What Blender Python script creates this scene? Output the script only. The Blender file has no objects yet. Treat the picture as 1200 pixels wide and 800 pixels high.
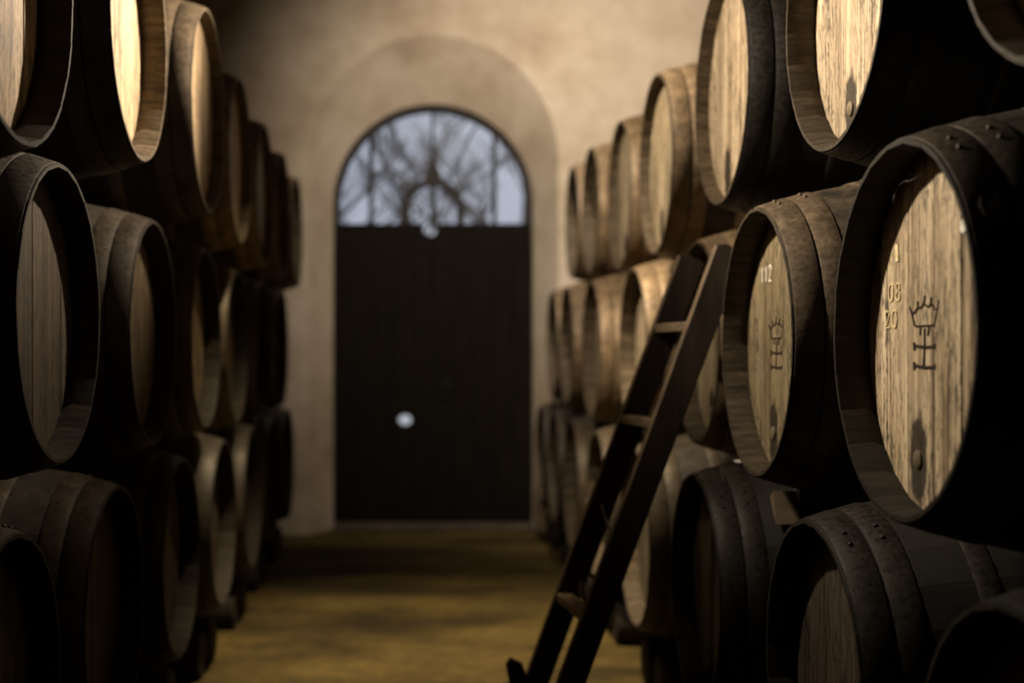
import bpy, bmesh, math, random
from mathutils import Vector, Matrix
PI = math.pi
rnd = random.Random(7)
S = bpy.context.scene
COL = S.collection

# ------------------------------------------------------------------ camera, sky, lamps, exposure
EYE = 1.39
cam_d = bpy.data.cameras.new('camera')
cam = bpy.data.objects.new('camera', cam_d)
COL.objects.link(cam)
cam.location = (0, 0, EYE)
cam.rotation_euler = (PI / 2, 0, 0)
cam_d.sensor_width = 36
cam_d.lens = 45
cam_d.shift_x = 110 / 1200
cam_d.shift_y = 13 / 1200
cam_d.dof.use_dof = True
cam_d.dof.focus_distance = 2.95
cam_d.dof.aperture_fstop = 1.5
cam_d.clip_start = 0.05
S.camera = cam

S.view_settings.view_transform = 'Standard'
S.view_settings.look = 'None'
S.view_settings.gamma = 1
S.view_settings.use_curve_mapping = False
S.view_settings.exposure = 0.0

world = bpy.data.worlds.new('overcast_sky')
S.world = world
world.use_nodes = True
wn = world.node_tree.nodes
wn['Background'].inputs[0].default_value = (0.70, 0.73, 0.82, 1)
wn['Background'].inputs[1].default_value = 0.9


def lamp(name, loc, watts, col=(1.0, 0.83, 0.62), rad=0.05, aim=None, cone=None, blend=0.6):
    d = bpy.data.lights.new(name, 'SPOT' if aim else 'POINT')
    d.energy = watts
    d.color = col
    d.shadow_soft_size = rad
    o = bpy.data.objects.new(name, d)
    COL.objects.link(o)
    o.location = loc
    if aim:
        d.spot_size = math.radians(cone)
        d.spot_blend = blend
        o.rotation_euler = (Vector(aim) - Vector(loc)).to_track_quat('-Z', 'Y').to_euler()
    return o


lamp('aisle_lamp', (-0.42, 3.48, 2.78), 400, aim=(0.95, 3.22, 2.38), cone=106, blend=1.0)
lamp('aisle_lamp', (-0.35, 4.60, 3.40), 420, aim=(0.95, 5.5, 2.62), cone=92, blend=1.0)
lamp('aisle_lamp', (0.50, 4.40, 3.05), 820, aim=(-0.77, 3.85, 2.80), cone=90, blend=1.0)
lamp('end_lamp', (0.6, 6.2, 4.25), 640, col=(1.0, 0.86, 0.70), aim=(1.45, 9.75, 2.75), cone=93, blend=1.0)
lamp('floor_fill', (0.0, 5.2, 3.8), 820, col=(1.0, 0.80, 0.50), aim=(0.15, 5.9, 0.0), cone=58, blend=1.0)  # unseen fill spot added to brighten the aisle floor

# ------------------------------------------------------------------ helpers


def link_mesh(name, me, m=None, parent=None, loc=None):
    o = bpy.data.objects.new(name, me)
    COL.objects.link(o)
    if m:
        if len(me.materials) == 0:
            me.materials.append(m)
    if parent:
        o.parent = parent
    if loc:
        o.location = loc
    return o


def finish(bm, name, smooth=True, ang=38):
    bmesh.ops.recalc_face_normals(bm, faces=bm.faces)
    if smooth:
        for f in bm.faces:
            f.smooth = True
        for e in bm.edges:
            if len(e.link_faces) == 2 and e.calc_face_angle(0) > math.radians(ang):
                e.smooth = False
    me = bpy.data.meshes.new(name)
    bm.to_mesh(me)
    bm.free()
    return me


def build(name, bm, m, parent=None, loc=None, smooth=True):
    return link_mesh(name, finish(bm, name, smooth), m, parent, loc)


def tag(o, label=None, cat=None, group=None, kind=None):
    if label:
        o['label'] = label
    if cat:
        o['category'] = cat
    if group:
        o['group'] = group
    if kind:
        o['kind'] = kind
    return o


def empty(name, loc, rz=0):
    o = bpy.data.objects.new(name, None)
    COL.objects.link(o)
    o.location = loc
    o.rotation_euler = (0, 0, rz)
    o.empty_display_size = 0.1
    return o


def add_box(bm, c, s, rot=None, bevel=0.0):
    r = bmesh.ops.create_cube(bm, size=1)
    vs = r['verts']
    for v in vs:
        v.co = Vector((v.co.x * s[0], v.co.y * s[1], v.co.z * s[2]))
    if bevel:
        es = list({e for v in vs for e in v.link_edges})
        rb = bmesh.ops.bevel(bm, geom=es, offset=bevel, segments=1, affect='EDGES')
        vs = list({v for f in rb['faces'] for v in f.verts} | {v for v in vs if v.is_valid})
    for v in vs:
        if rot is not None:
            v.co = rot @ v.co
        v.co += Vector(c)
    return vs


def add_prism(bm, pts, d):
    """closed polygon pts (3D) extruded by vector d"""
    a = [bm.verts.new(p) for p in pts]
    b = [bm.verts.new(Vector(p) + Vector(d)) for p in pts]
    bm.faces.new(a)
    bm.faces.new(b[::-1])
    n = len(pts)
    for i in range(n):
        bm.faces.new((a[i], b[i], b[(i + 1) % n], a[(i + 1) % n]))


def add_tube(bm, pts, radii, seg=6, caps=True):
    rings = []
    n = len(pts)
    pts = [Vector(p) for p in pts]
    for i in range(n):
        t = (pts[min(i + 1, n - 1)] - pts[max(i - 1, 0)]).normalized()
        up = Vector((0, 0, 1)) if abs(t.z) < 0.9 else Vector((1, 0, 0))
        u = t.cross(up).normalized()
        w = u.cross(t)
        r = radii[i] if isinstance(radii, (list, tuple)) else radii
        rings.append([bm.verts.new(pts[i] + (u * math.cos(2 * PI * k / seg) + w * math.sin(2 * PI * k / seg)) * r)
                      for k in range(seg)])
    for i in range(n - 1):
        for k in range(seg):
            bm.faces.new((rings[i][k], rings[i][(k + 1) % seg], rings[i + 1][(k + 1) % seg], rings[i + 1][k]))
    if caps:
        bm.faces.new(rings[0][::-1])
        bm.faces.new(rings[-1])


# ------------------------------------------------------------------ materials
class NT:
    def __init__(self, name):
        self.m = bpy.data.materials.new(name)
        self.m.use_nodes = True
        self.n = self.m.node_tree.nodes
        self.l = self.m.node_tree.links
        self.b = self.n['Principled BSDF']

    def new(self, t, **kw):
        x = self.n.new(t)
        for k, v in kw.items():
            setattr(x, k, v)
        return x

    def link(self, a, b):
        self.l.new(a, b)

    def put(self, sock, v):
        if hasattr(v, 'is_linked'):
            self.l.new(v, sock)
        else:
            sock.default_value = v

    def math(self, op, a, b=0.0, clamp=False):
        x = self.new('ShaderNodeMath', operation=op)
        x.use_clamp = clamp
        self.put(x.inputs[0], a)
        self.put(x.inputs[1], b)
        return x.outputs[0]

    def vmath(self, op, a, b):
        x = self.new('ShaderNodeVectorMath', operation=op)
        self.put(x.inputs[0], a)
        self.put(x.inputs[1], b)
        return x.outputs[0]

    def noise(self, vec, scale, detail=4, rough=0.55):
        x = self.new('ShaderNodeTexNoise')
        self.put(x.inputs['Vector'], vec)
        x.inputs['Scale'].default_value = scale
        x.inputs['Detail'].default_value = detail
        x.inputs['Roughness'].default_value = rough
        return x.outputs['Fac']

    def ramp(self, fac, stops):
        x = self.new('ShaderNodeValToRGB')
        self.put(x.inputs[0], fac)
        e = x.color_ramp.elements
        while len(e) < len(stops):
            e.new(0.5)
        for i, (p, c) in enumerate(stops):
            e[i].position = p
            e[i].color = (c[0], c[1], c[2], 1) if not isinstance(c, float) else (c, c, c, 1)
        return x.outputs[0]

    def mix(self, fac, a, b, mode='MIX'):
        x = self.new('ShaderNodeMix', data_type='RGBA', blend_type=mode)
        self.put(x.inputs[0], fac)
        self.put(x.inputs[6], a if hasattr(a, 'is_linked') else (*a, 1))
        self.put(x.inputs[7], b if hasattr(b, 'is_linked') else (*b, 1))
        return x.outputs[2]

    def bump(self, h, strength=0.4, dist=0.01):
        x = self.new('ShaderNodeBump')
        self.put(x.inputs['Height'], h)
        x.inputs['Strength'].default_value = strength
        x.inputs['Distance'].default_value = dist
        self.l.new(x.outputs[0], self.b.inputs['Normal'])

    def col(self, c):
        self.put(self.b.inputs['Base Color'], c if hasattr(c, 'is_linked') else (*c, 1))

    def rough(self, r):
        self.put(self.b.inputs['Roughness'], r)


def spec(t, v):
    t.b.inputs['Specular IOR Level'].default_value = v


def coords(t, stretch, randomise=True):
    tc = t.new('ShaderNodeTexCoord').outputs['Object']
    v = t.vmath('MULTIPLY', tc, stretch)
    if randomise:
        oi = t.new('ShaderNodeObjectInfo').outputs['Random']
        off = t.math('MULTIPLY', oi, 37.0)
        v = t.vmath('ADD', v, off)
    return tc, v


# head boards: pale weathered oak, upright grain
t = NT('head_oak')
tc, v = coords(t, (1, 15, 0.9))
g1 = t.noise(v, 1.6, 5, 0.6)
tc2, v2 = coords(t, (1, 90, 5))
g2 = t.noise(v2, 1.5, 4, 0.65)
blot = t.noise(tc, 5.0, 3, 0.5)
speck = t.noise(t.vmath('MULTIPLY', tc, (1, 110, 28)), 1.0, 3, 0.7)
c = t.ramp(g1, [(0.30, (0.085, 0.062, 0.040)), (0.40, (0.29, 0.225, 0.15)), (0.52, (0.43, 0.35, 0.25)), (0.72, (0.62, 0.53, 0.40))])
f2 = t.ramp(g2, [(0.38, 0.22), (0.54, 1.0)])
c = t.mix(t.math('MULTIPLY', t.ramp(t.noise(tc, 3.0, 2, 0.5), [(0.35, 0.2), (0.65, 1.0)]), 0.8), c, f2, 'MULTIPLY')
fs = t.ramp(speck, [(0.40, 0.12), (0.50, 1.0)])
c = t.mix(t.math('MULTIPLY', t.ramp(blot, [(0.3, 0.25), (0.65, 1.0)]), 0.95), c, fs, 'MULTIPLY')
oi = t.new('ShaderNodeObjectInfo')
tone = t.math('ADD', t.math('MULTIPLY', oi.outputs['Random'], 0.35), 0.78)
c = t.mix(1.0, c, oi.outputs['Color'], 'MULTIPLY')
cm = t.new('ShaderNodeCombineColor')
for i in range(3):
    t.link(tone, cm.inputs[i])
c = t.mix(1.0, c, cm.outputs[0], 'MULTIPLY')
# wine stain round the tap hole: a long dark drip of its own shape
sx = t.new('ShaderNodeSeparateXYZ')
t.link(tc, sx.inputs[0])
wob = t.math('MULTIPLY', t.math('SUBTRACT', t.noise(tc, 16, 4, 0.6), 0.5), 0.9)
dy = t.math('DIVIDE', t.math('SUBTRACT', sx.outputs[1], 0.080), 0.046)
dz = t.math('DIVIDE', t.math('SUBTRACT', sx.outputs[2], 0.46 - 0.250), 0.105)
rr = t.math('ADD', t.math('SQRT', t.math('ADD', t.math('MULTIPLY', dy, dy), t.math('MULTIPLY', dz, dz))), wob)
st = t.ramp(rr, [(0.75, 1.0), (1.15, 0.0)])
c = t.mix(t.math('MULTIPLY', st, 0.93), c, (0.018, 0.013, 0.009))
t.col(c)
t.rough(0.62)
spec(t, 0.3)
t.bump(t.math('ADD', t.math('MULTIPLY', g1, 0.5), t.math('MULTIPLY', g2, 0.6)), 0.45, 0.006)
M_HEAD = t.m

# staves: black-painted oak with brown dust on the upper side
t = NT('stave_oak')
tc, v = coords(t, (2.0, 22, 22))
g1 = t.noise(v, 1.5, 5, 0.6)
c = t.ramp(g1, [(0.3, (0.008, 0.006, 0.005)), (0.6, (0.024, 0.018, 0.013)), (0.8, (0.045, 0.033, 0.023))])
nm = t.new('ShaderNodeNewGeometry')
sx = t.new('ShaderNodeSeparateXYZ')
t.link(nm.outputs['Normal'], sx.inputs[0])
pos = nm.outputs['Position']
dn = t.noise(pos, 11, 5, 0.7)
up = t.math('MULTIPLY', t.ramp(sx.outputs[2], [(0.15, 0.0), (0.85, 1.0)]), t.ramp(dn, [(0.34, 0.0), (0.62, 1.0)]))
c = t.mix(t.math('MULTIPLY', up, 0.6), c, (0.13, 0.098, 0.062))
oi = t.new('ShaderNodeObjectInfo')
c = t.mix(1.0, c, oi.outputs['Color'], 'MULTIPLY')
t.col(c)
t.rough(0.6)
spec(t, 0.3)
t.bump(t.math('ADD', g1, dn), 0.35, 0.004)
M_STAVE = t.m

# raw oak inside the chime
t = NT('chime_oak')
tc, v = coords(t, (3.0, 40, 40))
g1 = t.noise(v, 1.5, 5, 0.65)
n2 = t.noise(tc, 30.0, 4, 0.6)
c = t.ramp(g1, [(0.3, (0.02, 0.015, 0.009)), (0.6, (0.08, 0.06, 0.038)), (0.8, (0.16, 0.125, 0.08))])
c = t.mix(0.6, c, t.ramp(n2, [(0.35, 0.4), (0.6, 1.0)]), 'MULTIPLY')
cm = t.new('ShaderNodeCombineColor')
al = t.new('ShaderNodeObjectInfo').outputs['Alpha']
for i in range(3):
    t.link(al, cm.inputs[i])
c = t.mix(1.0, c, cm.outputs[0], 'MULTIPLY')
t.col(c)
t.rough(0.7)
spec(t, 0.25)
t.bump(g1, 0.4, 0.004)
M_CHIME = t.m


# hoops: rusty dusty iron
t = NT('hoop_iron')
tc, v = coords(t, (1, 1, 1))
nm = t.new('ShaderNodeNewGeometry')
n1 = t.noise(nm.outputs['Position'], 14, 6, 0.7)
n2 = t.noise(nm.outputs['Position'], 70, 3, 0.6)
c = t.ramp(n1, [(0.3, (0.055, 0.040, 0.026)), (0.55, (0.13, 0.095, 0.06)), (0.75, (0.21, 0.155, 0.10))])
c = t.mix(0.5, c, t.ramp(n2, [(0.35, 0.5), (0.6, 1.1)]), 'MULTIPLY')
oi = t.new('ShaderNodeObjectInfo')
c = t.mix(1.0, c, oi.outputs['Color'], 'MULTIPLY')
t.col(c)
t.b.inputs['Metallic'].default_value = 0.25
t.rough(t.ramp(n2, [(0.3, 0.42), (0.7, 0.7)]))
t.bump(t.math('ADD', n1, t.math('MULTIPLY', n2, 0.4)), 0.25, 0.004)
M_HOOP = t.m


def simple(name, colour, rough=0.7, scale=20, var=0.35, bump=0.2, metal=0.0, sp=0.3, stretch=(1, 1, 1)):
    t = NT(name)
    tc, v = coords(t, stretch)
    n = t.noise(v, scale, 5, 0.6)
    lo = tuple(x * (1 - var) for x in colour)
    hi = tuple(min(1, x * (1 + var)) for x in colour)
    t.col(t.ramp(n, [(0.3, lo), (0.7, hi)]))
    t.rough(rough)
    t.b.inputs['Metallic'].default_value = metal
    spec(t, sp)
    t.bump(n, bump, 0.005)
    return t.m


M_BRAND = simple('burnt_mark', (0.025, 0.016, 0.010), 0.9, 60)
M_CHALK = simple('yellow_chalk', (0.72, 0.60, 0.36), 0.9, 120)
M_WCHALK = simple('white_chalk', (0.80, 0.76, 0.68), 0.9, 120)
M_FCHALK = simple('faded_chalk', (0.16, 0.15, 0.13), 0.9, 120)
M_PLUG = simple('plug_wood', (0.12, 0.095, 0.06), 0.7, 30)
M_LADDER = simple('ladder_wood', (0.032, 0.023, 0.016), 0.6, 4, 0.5, 0.3, stretch=(6, 6, 1))  # kept near black so the rail sides look unlit
M_LIT_EDGE = simple('lit_ladder_edge', (0.17, 0.125, 0.08), 0.6, 5, 0.5, 0.3, stretch=(6, 6, 1))  # light along the rails' front edge put into the colour
M_RUNG = simple('rung_wood', (0.24, 0.185, 0.125), 0.65, 12, 0.45, 0.4, stretch=(4, 1, 4))
M_LOG = simple('chock_log', (0.020, 0.015, 0.011), 0.8, 8, 0.5, 0.5)
M_WEDGE = simple('wedge_wood', (0.16, 0.12, 0.08), 0.7, 10)
M_WIRE = simple('wire', (0.25, 0.22, 0.18), 0.5, 30, metal=0.6)
M_ROPE = simple('rope', (0.30, 0.24, 0.16), 0.9, 80)
M_DOOR = simple('door_wood', (0.009, 0.0065, 0.0045), 0.8, 5, 0.5, 0.3, sp=0.1, stretch=(8, 8, 0.6))
M_IRON = simple('black_iron', (0.018, 0.015, 0.013), 0.6, 20, metal=0.3)
M_BARK = simple('bark', (0.06, 0.055, 0.055), 0.9, 12)
M_PAVE = simple('pale_gravel', (0.72, 0.72, 0.72), 0.95, 6, 0.15)
M_COBWEB = simple('cobweb_thread', (0.22, 0.20, 0.18), 0.8, 10)
M_STONE = simple('threshold_stone', (0.10, 0.08, 0.055), 0.85, 6)

# lime plaster
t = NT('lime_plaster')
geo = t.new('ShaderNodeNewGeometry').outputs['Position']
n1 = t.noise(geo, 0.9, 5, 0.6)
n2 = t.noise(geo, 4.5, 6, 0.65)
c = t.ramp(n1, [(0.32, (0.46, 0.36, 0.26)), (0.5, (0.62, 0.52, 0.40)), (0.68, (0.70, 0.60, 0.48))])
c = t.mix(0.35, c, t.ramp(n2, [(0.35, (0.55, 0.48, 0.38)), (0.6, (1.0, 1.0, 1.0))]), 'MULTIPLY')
t.col(c)
t.rough(0.9)
spec(t, 0.15)
t.bump(n2, 0.3, 0.02)
M_PLASTER = t.m
M_DARK_PLASTER = simple('dark_plaster', (0.075, 0.058, 0.042), 0.95, 3, 0.4, 0.3)  # unseen walls and ceiling, toned dark to cut bounce light

# beaten ochre floor
t = NT('ochre_floor')
geo = t.new('ShaderNodeNewGeometry').outputs['Position']
n1 = t.noise(geo, 1.3, 5, 0.6)
n2 = t.noise(geo, 14, 6, 0.7)
n3 = t.noise(t.vmath('MULTIPLY', geo, (0.6, 2.2, 1)), 1.0, 4, 0.5)
c = t.ramp(n1, [(0.3, (0.055, 0.036, 0.010)), (0.55, (0.13, 0.09, 0.026)), (0.75, (0.18, 0.128, 0.042))])
c = t.mix(0.8, c, t.ramp(n2, [(0.3, 0.45), (0.62, 1.1)]), 'MULTIPLY')
c = t.mix(0.85, c, t.ramp(n3, [(0.36, 0.25), (0.56, 1.0)]), 'MULTIPLY')
t.col(c)
t.rough(0.78)
spec(t, 0.25)
t.bump(t.math('ADD', n2, t.math('MULTIPLY', n1, 0.5)), 0.6, 0.02)
M_FLOOR = t.m

t = NT('dusty_glass')
t.n.remove(t.b)
tr = t.new('ShaderNodeBsdfTransparent')
tr.inputs[0].default_value = (0.80, 0.82, 0.86, 1)
gl = t.new('ShaderNodeBsdfGlossy')
gl.inputs['Roughness'].default_value = 0.5
mx = t.new('ShaderNodeMixShader')
mx.inputs[0].default_value = 0.02
t.link(tr.outputs[0], mx.inputs[1])
t.link(gl.outputs[0], mx.inputs[2])
t.link(mx.outputs[0], t.n['Material Output'].inputs[0])
M_GLASS = t.m

# ------------------------------------------------------------------ the cellar shell
YW = 9.75          # end wall
YD = 10.10         # door plane
XS = 2.45          # side walls
ZC = 4.7           # ceiling
YB = -2.5          # wall behind the camera


def struct(name, bm, m, parent=None, smooth=False):
    o = build(name, bm, m, parent, smooth=smooth)
    if parent is None:
        o['kind'] = 'structure'
    return o


bm = bmesh.new()
add_box(bm, (0, (YB + YD) / 2 + 0.2, -0.05), (2 * XS + 0.4, YD - YB + 0.8, 0.1))
struct('floor', bm, M_FLOOR)
bm = bmesh.new()
add_box(bm, (0, (YB + YW) / 2, ZC + 0.1), (2 * XS + 0.4, YW - YB + 1.2, 0.2))
struct('ceiling', bm, M_DARK_PLASTER)
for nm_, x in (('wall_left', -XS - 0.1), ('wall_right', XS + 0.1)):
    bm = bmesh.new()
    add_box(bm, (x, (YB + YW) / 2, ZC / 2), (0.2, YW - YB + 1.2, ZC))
    struct(nm_, bm, M_DARK_PLASTER)
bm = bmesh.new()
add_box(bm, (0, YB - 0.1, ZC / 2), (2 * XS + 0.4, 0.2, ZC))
struct('wall_back', bm, M_DARK_PLASTER)

DX = 0.118         # centre of the doorway


def arch_outline(hw, spring, n=28):
    p = [(DX - hw, 0.0), (DX - hw, spring * 0.5)]
    for i in range(n + 1):
        a = PI - PI * i / n
        p.append((DX + hw * math.cos(a), spring + hw * math.sin(a)))
    p += [(DX + hw, spring * 0.5), (DX + hw, 0.0)]
    return p


OUT = arch_outline(0.95, 1.47 + EYE)
INN = arch_outline(0.79, 1.17 + EYE)
bm = bmesh.new()
front = [bm.verts.new((x, YW, z)) for x, z in OUT]
inner = [bm.verts.new((x, YD, z)) for x, z in INN]
deep = [bm.verts.new((x, YD + 0.25, z)) for x, z in INN]
cor = [bm.verts.new((x, YW, z)) for x, z in ((XS, 0), (XS, ZC), (-XS, ZC), (-XS, 0))]
bm.faces.new(front + cor)
for i in range(len(OUT) - 1):
    bm.faces.new((front[i], inner[i], inner[i + 1], front[i + 1]))
    bm.faces.new((inner[i], deep[i], deep[i + 1], inner[i + 1]))
bc = [bm.verts.new((x, YD + 0.25, z)) for x, z in ((XS, 0), (XS, ZC), (-XS, ZC), (-XS, 0))]
bm.faces.new((deep + bc)[::-1])
for i in range(4):
    if i < 3:
        bm.faces.new((cor[i], bc[i], bc[i + 1], cor[i + 1]))
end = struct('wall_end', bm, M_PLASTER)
bm = bmesh.new()
add_box(bm, (DX, YD + 0.06, 0.02), (1.57, 0.34, 0.04), bevel=0.008)
struct('trim_1', bm, M_STONE)

# door: upright planks with two small holes, transom, ledges, strap hinges
door = empty('door_1', (DX, YD + 0.1, 0))
door['kind'] = 'structure'
FB = 1.017 + EYE    # foot of the fanlight
np_ = 10
pw = 1.57 / np_


def plank(x0, x1, z0, z1, hole=None):
    b = bmesh.new()
    g = 0.0002
    x0 += g
    x1 -= g
    if not hole:
        add_box(b, ((x0 + x1) / 2, 0, (z0 + z1) / 2), (x1 - x0, 0.045, z1 - z0), bevel=0.004)
    else:
        hx0, hx1, hz0, hz1 = hole
        add_box(b, ((x0 + x1) / 2, 0, (z0 + hz0) / 2), (x1 - x0, 0.045, hz0 - z0))
        add_box(b, ((x0 + x1) / 2, 0, (z1 + hz1) / 2), (x1 - x0, 0.045, z1 - hz1))
        add_box(b, ((x0 + hx0) / 2, 0, (hz0 + hz1) / 2), (hx0 - x0, 0.045, hz1 - hz0))
        add_box(b, ((x1 + hx1) / 2, 0, (hz0 + hz1) / 2), (x1 - hx1, 0.045, hz1 - hz0))
        # cut corners so the hole reads as round
        for sx_, sz_ in ((0, 0), (0, 1), (1, 0), (1, 1)):
            px = (hx0, hx1)[sx_]
            pz = (hz0, hz1)[sz_]
            ex = (hx1 - hx0) * 0.3 * (1 if sx_ == 0 else -1)
            ez = (hz1 - hz0) * 0.3 * (1 if sz_ == 0 else -1)
            add_prism(b, [(px, -0.0224, pz), (px + ex, -0.0224, pz), (px, -0.0224, pz + ez)], (0, 0.0448, 0))
    return b


top_z = FB - 0.20
for i in range(np_):
    x0 = -0.785 + i * pw
    x1 = x0 + pw
    hole = None
    hx = -10 * (YD + 0.1) / 1500 - DX
    if x0 < hx < x1:
        hx = min(max(hx, x0 + 0.065), x1 - 0.065)
        hz = EYE - 79 * (YD + 0.1) / 1500
        hole = HOLE = (hx - 0.05, hx + 0.05, hz - 0.042, hz + 0.042)
    build('plank', plank(x0, x1, 0.045, top_z, hole), M_DOOR, door, smooth=False)
hx = 14 * (YD + 0.1) / 1500 - DX
hz = EYE + 144 * (YD + 0.1) / 1500
for bx0, bx1, bh in ((-0.786, 0.0, HOLE), (0.0, 0.786, None)):  # hidden boards added to stop light leaking between the planks
    o = build('light_stop_board', plank(bx0, bx1, 0.045, top_z + 0.03, bh), M_DOOR, door, smooth=False)
    o.location.y = 0.046
build('transom', plank(-0.785, 0.785, top_z, FB, (hx - 0.05, hx + 0.05, hz - 0.05, hz + 0.045)), M_DOOR, door, smooth=False)
bm = bmesh.new()
add_tube(bm, [(0.09 + 0.045 * math.sin(2 * PI * k / 14), -0.05, 1.08 + 0.045 * math.cos(2 * PI * k / 14)) for k in range(15)], 0.008, 6)
build('ring_handle', bm, M_IRON, door)

# fanlight
fan = empty('window_1', (DX, YD + 0.1, FB))
fan['kind'] = 'structure'
R = 0.79
SP = 1.17 - 1.017


def arc_pts(r, stilt, n=24):
    return [(-r, 0.0)] + [(r * math.cos(PI - PI * i / n), stilt + r * math.sin(PI - PI * i / n)) for i in range(n + 1)] + [(r, 0.0)]


def arch_band(r0, s0, r1, s1, y0, y1, n=24):
    b = bmesh.new()
    A, B = arc_pts(r0, s0, n), arc_pts(r1, s1, n)
    rows = [[b.verts.new((x, y, z)) for x, z in P] for P, y in ((A, y0), (B, y0), (B, y1), (A, y1))]
    for i in range(len(A) - 1):
        for k in range(4):
            r_, q = rows[k], rows[(k + 1) % 4]
            b.faces.new((r_[i], r_[i + 1], q[i + 1], q[i]))
    for i in (0, -1):
        b.faces.new([rows[k][i] for k in range(4)])
    return b


build('arch_frame', arch_band(R - 0.001, SP, R - 0.05, SP, -0.03, 0.03), M_IRON, fan)
build('half_ring', arch_band(0.25, 0.115, 0.192, 0.115, -0.02, 0.02), M_IRON, fan)
bm = bmesh.new()
add_prism(bm, [(-0.022, -0.015, 0), (0.022, -0.015, 0), (0.022, -0.015, 0.34), (-0.022, -0.015, 0.34)], (0, 0.03, 0))
build('mullion', bm, M_IRON, fan, smooth=False)
bm = bmesh.new()
add_prism(bm, [(-0.075, -0.015, 0.355), (0.075, -0.015, 0.355), (0.03, -0.015, 0.47), (0.012, -0.015, 0.62), (0.012, -0.015, 0.90),
               (-0.012, -0.015, 0.90), (-0.012, -0.015, 0.62), (-0.03, -0.015, 0.47)], (0, 0.03, 0))
build('spear_bar', bm, M_IRON, fan, smooth=False)
for x in (-0.49, 0.49):
    bm = bmesh.new()
    h = SP + math.sqrt(R * R - x * x) - 0.02
    add_box(bm, (x, 0, h / 2), (0.036, 0.03, h))
    build('glazing_bar', bm, M_IRON, fan, smooth=False)
for a in (32, 62, 118, 148):
    bm = bmesh.new()
    a_ = math.radians(a)
    p0 = Vector((0.235 * math.cos(a_), 0, 0.115 + 0.235 * math.sin(a_)))
    p1 = Vector((0.77 * math.cos(a_), 0, SP + 0.77 * math.sin(a_)))
    add_tube(bm, [p0, p1], 0.009, 6)
    build('radial_bar', bm, M_IRON, fan)
# panes between the bars
cuts = [-R + 0.045, -0.49, 0.0, 0.49, R - 0.045]
for i in range(4):
    xa, xb = cuts[i] + 0.004, cuts[i + 1] - 0.004
    up_ = []
    for k in range(9):
        x = xb + (xa - xb) * k / 8
        up_.append((x, 0.022, SP + math.sqrt(max(0, (R - 0.045) ** 2 - x * x))))
    bm = bmesh.new()
    add_prism(bm, [(xa, 0.022, 0.0), (xb, 0.022, 0.0)] + up_, (0, 0.004, 0))
    build('glass_pane', bm, M_GLASS, fan, smooth=False)

# outside: pale courtyard and bare trees
bm = bmesh.new()
add_box(bm, (0, 40, -0.12), (80, 59, 0.1))
struct('courtyard_ground', bm, M_PAVE)


def bare_tree(loc, h, seed, label):
    r = random.Random(seed)
    root = empty('bare_tree', loc)
    tag(root, label, 'tree', 'bare trees outside the fanlight')
    tb, bb = bmesh.new(), bmesh.new()

    def limb(p, d, L, rad, depth):
        pts, rads = [p.copy()], [rad]
        q, dd = p.copy(), d.copy()
        ns = 4
        for k in range(ns):
            dd = (dd + Vector((r.uniform(-.22, .22), r.uniform(-.22, .22), r.uniform(-.05, .14)))).normalized()
            q = q + dd * (L / ns)
            pts.append(q.copy())
            rads.append(rad * (1 - 0.55 * (k + 1) / ns))
        add_tube(tb if depth == 0 else bb, pts, rads, 6 if depth < 2 else 4, caps=depth < 2)
        if depth < 4:
            for k in range((7 if depth == 0 else 4)):
                f = r.uniform(0.35, 1.0)
                i = min(ns - 1, int(f * ns))
                u = f * ns - i
                b0 = pts[i].lerp(pts[i + 1], u)
                az = r.uniform(0, 2 * PI)
                nd = (dd * 0.55 + Vector((math.cos(az), math.sin(az), r.uniform(-.1, .6))) * 0.75).normalized()
                limb(b0, nd, L * r.uniform(.42, .66), rads[i] * 0.55, depth + 1)
    limb(Vector((0, 0, 0)), Vector((0, 0, 1)), h * 0.55, h * 0.018, 0)
    build('trunk', tb, M_BARK, root)
    build('branch', bb, M_BARK, root)


bare_tree((1.7, 19.0, -0.07), 7.0, 3, 'bare tree seen through the right half of the arched fanlight')
bare_tree((-1.0, 13.9, -0.07), 5.2, 11, 'dense bare tree behind the left half of the arched fanlight')
bare_tree((-0.6, 26.0, -0.07), 9.5, 5, 'farthest bare tree behind the middle of the arched fanlight')

# ------------------------------------------------------------------ barrels
L, RB, RC = 1.28, 0.46, 0.36
NS = 26
REC = 0.075
TH = 0.030


def rad(x):
    u = 2 * x / L
    return RC + (RB - RC) * (1 - abs(u) ** 2.0)


def stave_mesh(seed):
    r = random.Random(seed)
    xs = [-L / 2, -L / 2 + 0.05, -L / 2 + 0.15, -0.36, -0.18, 0, 0.18, 0.36, L / 2 - 0.15, L / 2 - 0.05, L / 2]
    half = PI / NS
    bm = bmesh.new()
    rings = []
    for i, x in enumerate(xs):
        ro = rad(x) + r.uniform(-0.0004, 0.0004)
        ri = ro - (0.008 if i in (0, len(xs) - 1) else TH)
        g = 0.0001 / ro
        row = []
        for a in (-half + g, 0, half - g):
            row.append(bm.verts.new((x, ro * math.sin(a), ro * math.cos(a))))
        for a in (half - g, -half + g):
            row.append(bm.verts.new((x, ri * math.sin(a), ri * math.cos(a))))
        rings.append(row)
    for i in range(len(xs) - 1):
        for k in range(5):
            f = bm.faces.new((rings[i][k], rings[i][(k + 1) % 5], rings[i + 1][(k + 1) % 5], rings[i + 1][k]))
            f.material_index = 1 if k == 3 else 0
    bm.faces.new(rings[0]).material_index = 1
    bm.faces.new(rings[-1][::-1]).material_index = 1
    me = finish(bm, 'stave', True, 30)
    me.materials.append(M_STAVE)
    me.materials.append(M_CHIME)
    return me


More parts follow.
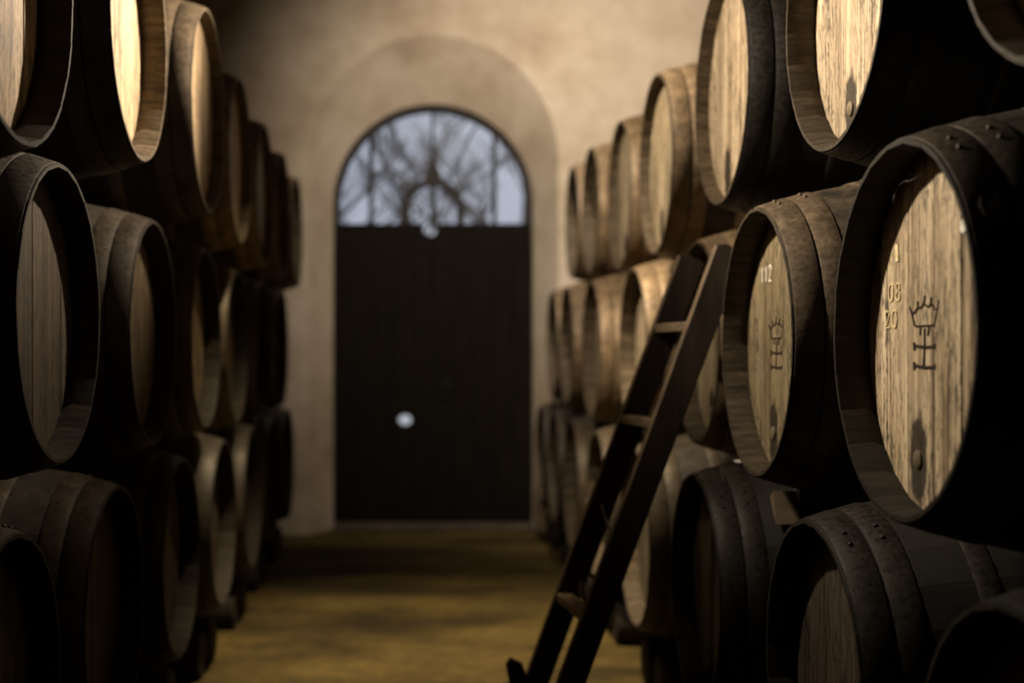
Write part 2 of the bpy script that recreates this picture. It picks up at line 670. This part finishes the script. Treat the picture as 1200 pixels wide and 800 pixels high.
def hoop_mesh(x0, x1, rivets=True, th=0.0035):
    bm = bmesh.new()
    n = 64
    xs = [x0, x0 + 0.003, x1 - 0.003, x1]
    prof = [(x0, rad(x0) - 0.001), (x0, rad(x0) + th * .6), (x0 + 0.003, rad(x0) + th),
            (x1 - 0.003, rad(x1) + th), (x1, rad(x1) + th * .6), (x1, rad(x1) - 0.001)]
    rows = []
    for k in range(n):
        a = 2 * PI * k / n
        rows.append([bm.verts.new((x, q * math.sin(a), q * math.cos(a))) for x, q in prof])
    for k in range(n):
        A, B = rows[k], rows[(k + 1) % n]
        for j in range(5):
            bm.faces.new((A[j], A[j + 1], B[j + 1], B[j]))
    if rivets:
        for da, dx in ((-0.06, 0.0), (0.06, 0.0)):
            a = -0.62 + da
            x = (x0 + x1) / 2 + dx
            q = rad(x) + th
            c = Vector((x, q * math.sin(a), q * math.cos(a)))
            r_ = bmesh.ops.create_uvsphere(bm, u_segments=8, v_segments=5, radius=0.006)
            for v in r_['verts']:
                v.co = v.co * 1.0 + c
    me = finish(bm, 'hoop', True, 45)
    me.materials.append(M_HOOP)
    return me


NB = 6
XH = -L / 2 + REC
RH = rad(XH) - TH + 0.004
widths = [0.105, 0.125, 0.118, 0.130, 0.112, 0.110]
tot = sum(widths)
edges = [-RH]
for w in widths:
    edges.append(edges[-1] + w / tot * 2 * RH)


def board_mesh(i):
    y0, y1 = edges[i] + 0.0008, edges[i + 1] - 0.0008
    bm = bmesh.new()
    n = 8
    up_ = []
    for k in range(n + 1):
        y = y0 + (y1 - y0) * k / n
        up_.append((y, math.sqrt(max(1e-6, RH * RH - y * y))))
    ch = 0.0025
    loop = up_ + [(y, -z) for y, z in up_[::-1]]
    cy = (y0 + y1) / 2
    f = [bm.verts.new((XH, y + (ch if y < cy - 0.45 * (y1 - y0) else -ch if y > cy + 0.45 * (y1 - y0) else 0), z)) for y, z in loop]
    m_ = [bm.verts.new((XH + ch, y, z)) for y, z in loop]
    b = [bm.verts.new((XH + 0.024, y, z)) for y, z in loop]
    N = len(loop)
    bm.faces.new(f)
    bm.faces.new(b[::-1])
    for k in range(N):
        bm.faces.new((f[k], m_[k], m_[(k + 1) % N], f[(k + 1) % N]))
        bm.faces.new((m_[k], b[k], b[(k + 1) % N], m_[(k + 1) % N]))
    bm.transform(Matrix.Translation((0, 0, RB)))     # board origin = barrel base, so the stain sits in place
    me = finish(bm, 'head_board', False)
    me.materials.append(M_HEAD)
    return me


STAVES = [stave_mesh(s) for s in range(4)]
HOOPS = [hoop_mesh(-L / 2 + 0.006, -L / 2 + 0.070), hoop_mesh(-L / 2 + 0.075, -L / 2 + 0.134),
         hoop_mesh(-L / 2 + 0.245, -L / 2 + 0.290), hoop_mesh(-0.175, -0.120, False), hoop_mesh(0.12, 0.175, False),
         hoop_mesh(L / 2 - 0.340, L / 2 - 0.285, False), hoop_mesh(L / 2 - 0.150, L / 2 - 0.012, False)]
BOARDS = [board_mesh(i) for i in range(NB)]
bm = bmesh.new()
add_tube(bm, [(XH + 0.01, 0, 0), (XH - 0.004, 0, 0), (XH - 0.007, 0, 0)], [0.020, 0.018, 0.013], 16)
PLUG = finish(bm, 'tap_plug')
PLUG.materials.append(M_PLUG)


def ribbon(bm, pts, w, map_):
    """flat stroke along 2D pts, mapped to the surface, 1 mm proud"""
    P = [Vector((a, b, 0)) for a, b in pts]
    n = len(P)
    rows = []
    for i in range(n):
        d = (P[min(i + 1, n - 1)] - P[max(i - 1, 0)]).normalized()
        s = Vector((-d.y, d.x, 0)) * (w / 2)
        wv = 1.0
        quad = []
        for off, h in ((-1, 0.0), (-1, 1.0), (1, 1.0), (1, 0.0)):
            q = P[i] + s * off * wv
            quad.append(bm.verts.new(map_(q.x, q.y, h)))
        rows.append(quad)
    for i in range(n - 1):
        for k in range(4):
            bm.faces.new((rows[i][k], rows[i][(k + 1) % 4], rows[i + 1][(k + 1) % 4], rows[i + 1][k]))
    bm.faces.new(rows[0][::-1])
    bm.faces.new(rows[-1])


def brand_map(a, b, h):
    return head_map(a, b * 0.65, h)


def head_map(a, b, h):        # a = to the right as one faces the head, b = up
    return (XH + 0.0008 - h * 0.0028, -a, RB + b)


def crown_mark():
    """burnt brand: a five-pointed crown over an H lying on its side"""
    b = bmesh.new()
    W = 0.005

    def s(pts, w=W):
        ribbon(b, pts, w, brand_map)
    # crown, a in metres to the right, b up, origin at crown base centre
    s([(-0.047, 0.0), (0.047, 0.0)])
    s([(-0.047, 0.0), (-0.060, 0.03), (-0.074, 0.060)])
    s([(0.047, 0.0), (0.058, 0.03), (0.068, 0.072)])
    s([(-0.062, 0.040), (-0.048, 0.042), (-0.034, 0.055), (-0.034, 0.075)])
    s([(-0.034, 0.055), (-0.018, 0.055), (-0.004, 0.064), (0.002, 0.090)])
    s([(0.004, 0.062), (0.016, 0.055), (0.028, 0.060), (0.032, 0.082)])
    s([(0.036, 0.062), (0.048, 0.046), (0.060, 0.047)])
    # rays below
    s([(-0.020, -0.006), (-0.022, -0.028)])
    s([(0.022, -0.006), (0.016, -0.030)])
    # H on its side: two bars with flared ends and the stem between
    s([(0.0, -0.008), (0.0, -0.062), (-0.004, -0.122)], 0.006)
    for z, t_ in ((-0.062, 0.0), (-0.122, -0.004)):
        s([(-0.050, z + 0.003), (0.0, z - 0.002), (0.050, z)], 0.0085)
        s([(-0.052, z + 0.013), (-0.050, z - 0.011)], 0.008)
        s([(0.051, z + 0.009), (0.050, z - 0.009)], 0.006)
    return b


DIGITS = {
    '0': [[(0.5 + 0.42 * math.cos(2 * PI * k / 14), 0.5 + 0.5 * math.sin(2 * PI * k / 14)) for k in range(15)]],
    '8': [[(0.5 + 0.36 * math.sin(2 * PI * k / 18) * (1 if k <= 9 else 1), 0.5 + 0.5 * math.cos(PI * k / 9)) for k in range(0, 1)] or [],
          [(0.5 + 0.32 * math.cos(2 * PI * k / 12), 0.76 + 0.23 * math.sin(2 * PI * k / 12)) for k in range(13)],
          [(0.5 + 0.40 * math.cos(2 * PI * k / 12), 0.27 + 0.26 * math.sin(2 * PI * k / 12)) for k in range(13)]],
    '2': [[(0.1, 0.75), (0.3, 0.97), (0.65, 0.97), (0.85, 0.75), (0.6, 0.4), (0.1, 0.02), (0.95, 0.02)]],
    '1': [[(0.2, 0.75), (0.5, 1.0), (0.5, 0.0)]],
}
DIGITS['8'] = DIGITS['8'][1:]


def digits(txt, a0, b0, w, h, lw, map_=head_map, gap=0.3):
    b = bmesh.new()
    for i, ch in enumerate(txt):
        for stroke in DIGITS[ch]:
            ribbon(b, [(a0 + (i * (1 + gap) + p) * w, b0 + q * h) for p, q in stroke], lw, map_)
    return b


def make_barrel():
    root = empty('oak_barrel', (0, 0, 0))
    for k in range(NS):
        o = link_mesh('stave', STAVES[k % 4], None, root, (rnd.uniform(-0.0006, 0.0006), 0, RB))
        o.rotation_euler = (2 * PI * k / NS, 0, 0)
    for me in HOOPS:
        link_mesh('hoop', me, None, root, (0, 0, RB))
    for me in BOARDS:
        link_mesh('head_board', me, None, root, (rnd.uniform(-0.0012, 0.0012), 0, 0))
    link_mesh('tap_plug', PLUG, None, root, (0, 0.075, RB - 0.25))
    return root


def copy_barrel(src):
    r = src.copy()
    COL.objects.link(r)
    for ch in src.children:
        c_ = ch.copy()
        c_.parent = r
        COL.objects.link(c_)
    return r


ORD = ['nearest', 'second', 'third', 'fourth', 'fifth', 'sixth', 'seventh', 'eighth', 'ninth']
proto = make_barrel()
used = [False]
BAR = {}


def place(side, row, i, X, Y, zc, roll, head_tint, body_tint, look, chime=1.0):
    o = proto if not used[0] else copy_barrel(proto)
    used[0] = True
    s = 1 if side == 'right' else -1
    o.location = (s * (X + L / 2), Y, zc - RB)
    o.rotation_euler = (0, 0, 0 if s > 0 else PI)
    which = 'nearest the camera' if i == 0 else ORD[i] + ' from the camera'
    tag(o, f'{look}, {which} in the {row} row of the {side} stack', 'barrel', f'barrels stacked along the {side} wall')
    for ch in o.children:
        n = ch.name.split('.')[0]
        if n == 'head_board':
            if row == 'top' and i in (2, 3, 4):
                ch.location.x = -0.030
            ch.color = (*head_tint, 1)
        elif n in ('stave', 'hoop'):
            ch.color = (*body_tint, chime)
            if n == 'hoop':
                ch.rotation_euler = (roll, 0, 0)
    BAR[(side, row, i)] = o
    return o


def rest(y, below):
    """height at which a barrel at y touches the nearer of the barrels below"""
    z = -1
    for yb, zb in below:
        d = abs(y - yb)
        if d < 2 * RB:
            z = max(z, zb + math.sqrt((2 * RB + 0.004) ** 2 - d * d))
    return z


RL = 0.10                       # chock log radius
LD = 0.15
ZB = RL + math.sqrt((RB + RL + 0.002) ** 2 - LD * LD)
ROWS = {
    'right': dict(bottom=[(0.90, 1.95), (0.90, 2.95), (0.875, 4.07), (0.875, 5.2), (0.87, 6.28), (0.87, 7.33), (0.875, 8.32), (0.88, 9.27)],
                  middle=[(0.905, 2.43), (0.904, 3.45), (0.988, 4.56), (0.955, 5.72), (0.915, 6.80), (0.905, 7.84), (0.92, 8.82)],
                  top=[(0.946, 1.90), (0.965, 3.00), (0.965, 4.10), (0.955, 5.17), (0.98, 6.26), (0.98, 7.32), (1.0, 8.34)]),
    'left': dict(bottom=[(0.86, 2.72), (0.87, 3.70), (0.86, 4.68), (0.85, 5.62), (0.85, 6.62), (0.86, 7.62), (0.87, 8.62)],
                 middle=[(0.86, 3.10), (0.85, 4.14), (0.85, 5.16), (0.86, 6.12), (0.86, 7.12), (0.86, 8.12)],
                 top=[(0.76, 2.46), (0.77, 3.56), (0.75, 4.60), (0.78, 5.64), (0.79, 6.64), (0.80, 7.64), (0.81, 8.62)]),
}
for side in ('right', 'left'):
    below = None
    for row in ('bottom', 'middle', 'top'):
        now = []
        for i, (X, Y) in enumerate(ROWS[side][row]):
            z = ZB if row == 'bottom' else rest(Y, below)
            now.append((Y, z))
            k = rnd.uniform(0.85, 1.12)
            ht = (k, k * rnd.uniform(0.95, 1.0), k * rnd.uniform(0.88, 1.0))
            q = rnd.uniform(0.8, 1.2)
            look = {'bottom': 'dark shadowed oak barrel', 'middle': 'dusty hooped oak barrel', 'top': 'pale-headed oak barrel'}[row]
            if (side, row, i) == ('right', 'middle', 0):
                ht, look, q = (1.22, 1.20, 1.14), 'chalked crown-over-H branded barrel', 0.8
            elif (side, row, i) == ('right', 'middle', 1):
                ht, look = (0.50, 0.49, 0.40), 'darker crown-over-H branded barrel'
            elif row == 'top' and side == 'right' and i in (1, 2):
                ht = (0.92, 0.89, 0.84) if i == 1 else (1.2, 1.16, 1.1)
            if row == 'bottom':  # shade of the lowest row put into head and body tints
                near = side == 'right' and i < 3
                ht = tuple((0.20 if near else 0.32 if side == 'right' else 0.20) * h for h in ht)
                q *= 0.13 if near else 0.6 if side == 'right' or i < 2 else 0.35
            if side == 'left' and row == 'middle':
                ht = tuple((0.13 if i == 0 else 0.45) * h for h in ht)  # left middle heads dimmed by tint in place of shade
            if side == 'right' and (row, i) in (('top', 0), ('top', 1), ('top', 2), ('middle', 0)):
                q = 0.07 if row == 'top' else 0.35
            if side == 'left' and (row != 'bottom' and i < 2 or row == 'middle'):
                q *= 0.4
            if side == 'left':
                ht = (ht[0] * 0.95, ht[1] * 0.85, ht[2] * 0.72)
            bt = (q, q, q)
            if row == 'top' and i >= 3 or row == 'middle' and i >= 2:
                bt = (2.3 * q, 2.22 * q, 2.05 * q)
            chime = {('right', 'middle', 0): 0.32, ('right', 'middle', 1): 0.9, ('right', 'top', 1): 0.75, ('right', 'top', 2): 1.8}.get(  # inner rim tint per barrel, with light and shade put into it
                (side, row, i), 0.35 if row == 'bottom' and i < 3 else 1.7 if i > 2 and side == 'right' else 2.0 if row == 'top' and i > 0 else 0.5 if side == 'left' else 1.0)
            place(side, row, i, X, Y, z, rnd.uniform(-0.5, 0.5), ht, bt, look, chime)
        below = now

# brands and chalk on the two near barrels
m1 = BAR[('right', 'middle', 0)]
m2 = BAR[('right', 'middle', 1)]


def shift(bm_, da, db):
    bm_.transform(Matrix.Translation((0, -da, db)))
    return bm_


o = build('branded_mark', shift(crown_mark(), -0.045, 0.011), M_BRAND, m1, smooth=False)
tag(o, 'burnt crown over a sideways H')
o = build('branded_mark', shift(crown_mark(), -0.045, 0.011), M_BRAND, m2, smooth=False)
tag(o, 'burnt crown over a sideways H')
o = build('chalk_number', digits('08', -0.235, 0.065, 0.030, 0.036, 0.003), M_CHALK, m1, smooth=False)
tag(o, 'yellow chalk 08')
o = build('chalk_number', digits('20', -0.255, 0.010, 0.030, 0.036, 0.003), M_CHALK, m1, smooth=False)
tag(o, 'yellow chalk 20')
o = build('chalk_number', digits('112', -0.20, 0.170, 0.030, 0.044, 0.005), M_WCHALK, m2, smooth=False)
tag(o, 'white chalk strokes like 112')
bm = bmesh.new()
ribbon(bm, [(-0.185, 0.145), (-0.188, 0.180)], 0.014, head_map)
o = build('chalk_dash', bm, M_CHALK, m1, smooth=False)
tag(o, 'pale dash')
bm = bmesh.new()
add_tube(bm, [(XH + 0.004, -0.155, RB + 0.184), (XH - 0.012, -0.155, RB + 0.184)], [0.017, 0.013], 12)
o = build('white_dab', bm, M_WCHALK, m1)
tag(o, 'small white dab near the rim')


def side_map(a, b, h):
    s = 0.045 + a
    x = -L / 2 + s
    q = rad(x) + 0.0036 + h * 0.001
    ph = math.radians(31) + b / 0.37
    return (x, -q * math.cos(ph), RB + q * math.sin(ph))


bm = bmesh.new()
ribbon(bm, [(-0.014, 0.03), (-0.020, 0.015), (-0.016, -0.01), (-0.006, 0.0), (-0.004, 0.02), (-0.002, -0.005), (0.006, 0.012), (0.010, 0.028), (0.008, -0.02), (0.0, -0.03)], 0.003, side_map)
o = build('chalk_scrawl', bm, M_FCHALK, m1, smooth=False)
tag(o, 'faint illegible chalk scrawl')

# ------------------------------------------------------------------ chock logs under the bottom rows
bm = bmesh.new()
ll = 0.95
ring = []
add_tube(bm, [(-ll / 2, 0, 0), (-ll / 2 + 0.012, 0, 0), (ll / 2 - 0.012, 0, 0), (ll / 2, 0, 0)], [RL - 0.010, RL, RL, RL - 0.010], 18)
LOG = finish(bm, 'chock_log')
LOG.materials.append(M_LOG)
for side in ('right', 'left'):
    s = 1 if side == 'right' else -1
    for i, (X, Y) in enumerate(ROWS[side]['bottom']):
        for d, wd in ((-LD, 'near'), (LD, 'far')):
            o = link_mesh('chock_log', LOG, None, None, (s * (X + 0.07 + ll / 2), Y + d, RL))
            which = 'nearest' if i == 0 else ORD[i]
            tag(o, f'round dark log chocking the {wd} side of the {which} bottom barrel on the {side}', 'log',
                'log chocks under the bottom barrels')

# ------------------------------------------------------------------ ladder leaning on the right stack
lad = empty('ladder', (0.31, 4.31, 0))
tag(lad, 'old dark wooden ladder leaning against the right stack of barrels', 'ladder')
LO = Vector(lad.location)
YA, YBl = 4.39, 4.02


def rail(y, p_top, p_low):
    (x1, z1), (x0, z0) = p_top, p_low
    d = Vector((x1 - x0, 0, z1 - z0))
    k = (0.0 - z0) / d.z
    foot = Vector((x0, y, z0)) + d * k
    b = bmesh.new()
    w = 0.088
    top = Vector((x1, y, z1))
    pts = [foot, foot + Vector((w, 0, 0)), top + Vector((w, 0, -0.030)), top + Vector((w * 0.35, 0, 0.004)), top]
    pts = [p - LO + Vector((0, -0.018, 0)) for p in pts]
    add_prism(b, pts, (0, 0.036, 0))
    bmesh.ops.bevel(b, geom=list(b.edges), offset=0.004, segments=1, affect='EDGES')
    return b, (foot, d)


ra, LA = rail(YA, (305 * YA / 1500, 114 * YA / 1500 + EYE), (136 * YA / 1500, -349 * YA / 1500 + EYE))
rb, LB = rail(YBl, (348 * YBl / 1500, 126 * YBl / 1500 + EYE), (162 * YBl / 1500, -387 * YBl / 1500 + EYE))
for b_ in (ra, rb):
    bmesh.ops.recalc_face_normals(b_, faces=b_.faces)
    for f in b_.faces:
        if f.normal.x < -0.6 and abs(f.normal.y) < 0.8:
            f.material_index = 1           # front edge coloured paler, as if lit
    o = build('rail', b_, M_LADDER, lad, smooth=False)
    o.data.materials.append(M_LIT_EDGE)


def at(line, z):
    f, d = line
    return f + d * ((z - f.z) / d.z)


for zr, depth, out, wid in ((1.456, 0.05, 0.012, 0), (1.147, 0.05, 0.012, 0), (0.538, 0.055, 0.012, 0), (0.235, 0.085, -0.055, 0)):
    a, b_ = at(LA, zr), at(LB, zr)
    bm = bmesh.new()
    y0, y1 = YBl + 0.0185, YA - 0.0185
    if out < 0:
        y0, y1 = YBl + 0.0185, YA - 0.0185
    pr = []
    xa, xb = a.x + out, b_.x + out
    h = 0.032
    vs = [bm.verts.new(Vector(p) - LO) for p in
          ((xb, y0, zr), (xb + depth, y0, zr + .004), (xb + depth, y0, zr + h), (xb, y0, zr + h),
           (xa, y1, zr), (xa + depth, y1, zr + .004), (xa + depth, y1, zr + h), (xa, y1, zr + h))]
    for f in ((0, 1, 2, 3), (7, 6, 5, 4), (0, 4, 5, 1), (1, 5, 6, 2), (2, 6, 7, 3), (3, 7, 4, 0)):
        bm.faces.new([vs[k] for k in f])
    bmesh.ops.bevel(bm, geom=list(bm.edges), offset=0.004, segments=1, affect='EDGES')
    o = build('rung', bm, M_RUNG if zr > 0.4 else M_LADDER, lad, smooth=False)
# cross foot nailed to the front of the far rail near the bottom
a = at(LA, 0.30)
bm = bmesh.new()
add_prism(bm, [Vector(p) - LO for p in ((a.x - 0.075, YA - 0.05, 0.33), (a.x - 0.06, YA - 0.05, 0.352), (a.x - 0.02, YA - 0.05, 0.335), (a.x + 0.03, YA - 0.05, 0.20), (a.x - 0.045, YA - 0.05, 0.17))], (0, 0.03, 0))
build('foot_cleat', bm, M_LADDER, lad, smooth=False)
# bent wire and rope tie
bm = bmesh.new()
p = at(LA, 0.86)
add_tube(bm, [Vector(q) - LO for q in ((p.x + 0.05, YA - 0.019, 0.87), (p.x + 0.065, YA - 0.08, 0.80), (p.x + 0.09, YA - 0.16, 0.765), (p.x + 0.12, YA - 0.22, 0.76))], 0.004, 6)
build('bent_wire', bm, M_WIRE, lad)
bm = bmesh.new()
p = at(LB, 0.66)
ctr = Vector((p.x - 0.006, YBl + 0.03, 0.645)) - LO
add_tube(bm, [ctr + Vector((0.026 * math.sin(2 * PI * k / 12), 0.004 * k / 12, 0.045 * math.cos(2 * PI * k / 12))) for k in range(11)]
         + [ctr + Vector((-0.01, 0.01, -0.05)), ctr + Vector((-0.004, 0.012, -0.075))], 0.007, 6)
build('rope_tie', bm, M_ROPE, lad)

# ------------------------------------------------------------------ small things
# wooden wedge jammed between the lower and middle rows
zb = ZB
wy, wx = 3.30, 1.00


def on_barrel(y, yb, zb_, x, X):
    xx = x - (X + L / 2)
    return zb_ + math.sqrt(rad(xx) ** 2 - (y - yb) ** 2)


xw = 1.04 - 0.875
th_ = math.asin(0.30 / rad(xw - L / 2))
tg, nn = Vector((0, -math.cos(th_), -math.sin(th_))), Vector((0, -math.sin(th_), math.cos(th_)))
base = Vector((1.04, 4.07, ZB)) + nn * (rad(xw + 0.09 - L / 2) + 0.003)
bm = bmesh.new()
add_prism(bm, [tg * 0.05, tg * -0.045, tg * -0.04 + nn * 0.040], (0.07, 0, 0))
w_ = build('wooden_wedge', bm, M_WEDGE, None, base, smooth=False)
tag(w_, 'pale wooden wedge jammed under the second branded barrel, on the third bottom barrel', 'wedge')

# paper scrap lying on top of the third bottom barrel
bm = bmesh.new()
px_, py_ = 1.03, 4.02
pts = [(-0.03, -0.035), (0.028, -0.03), (0.034, 0.012), (0.0, 0.036), (-0.033, 0.02)]
zz = on_barrel(py_, 4.07, ZB, px_, 0.875)
add_prism(bm, [(x, y, 0.010 * x + 0.004) for x, y in pts], (0, 0, 0.004))
o = build('paper_scrap', bm, M_WCHALK, None, (px_, py_, zz + 0.002), smooth=False)
tag(o, 'small white scrap on top of the third bottom barrel on the right', 'scrap')


def strand(pts, label):
    bm_ = bmesh.new()
    add_tube(bm_, pts, 0.00035, 4)
    c0 = Vector(pts[0])
    bm_.transform(Matrix.Translation(-c0))
    o_ = build('cobweb_strand', bm_, M_COBWEB, None, c0)
    tag(o_, label, 'cobweb', 'cobweb strands on the right stack')


T = BAR[('right', 'top', 1)].location.z + RB
Mz = m1.location.z + RB
M2z = m2.location.z + RB
strand([(0.90, 3.45 + 0.28, M2z - 0.25), (0.93, 3.90, M2z - 0.42), (0.95, 4.02, ZB + 0.385)], 'thin cobweb strand from the second middle barrel down to barrel below')
web = []
for px_, py_ in ((1046, 240), (1048, 228), (1053, 217), (1060, 212), (1066, 212), (1072, 209), (1078, 205)):
    Yw = 1500 * 0.950 / (px_ - 490)
    web.append((0.950, Yw, EYE + (413 - py_) / 1500 * Yw))
strand(web, 'thin cobweb strand inside the shadowed rim of the nearest branded barrel')
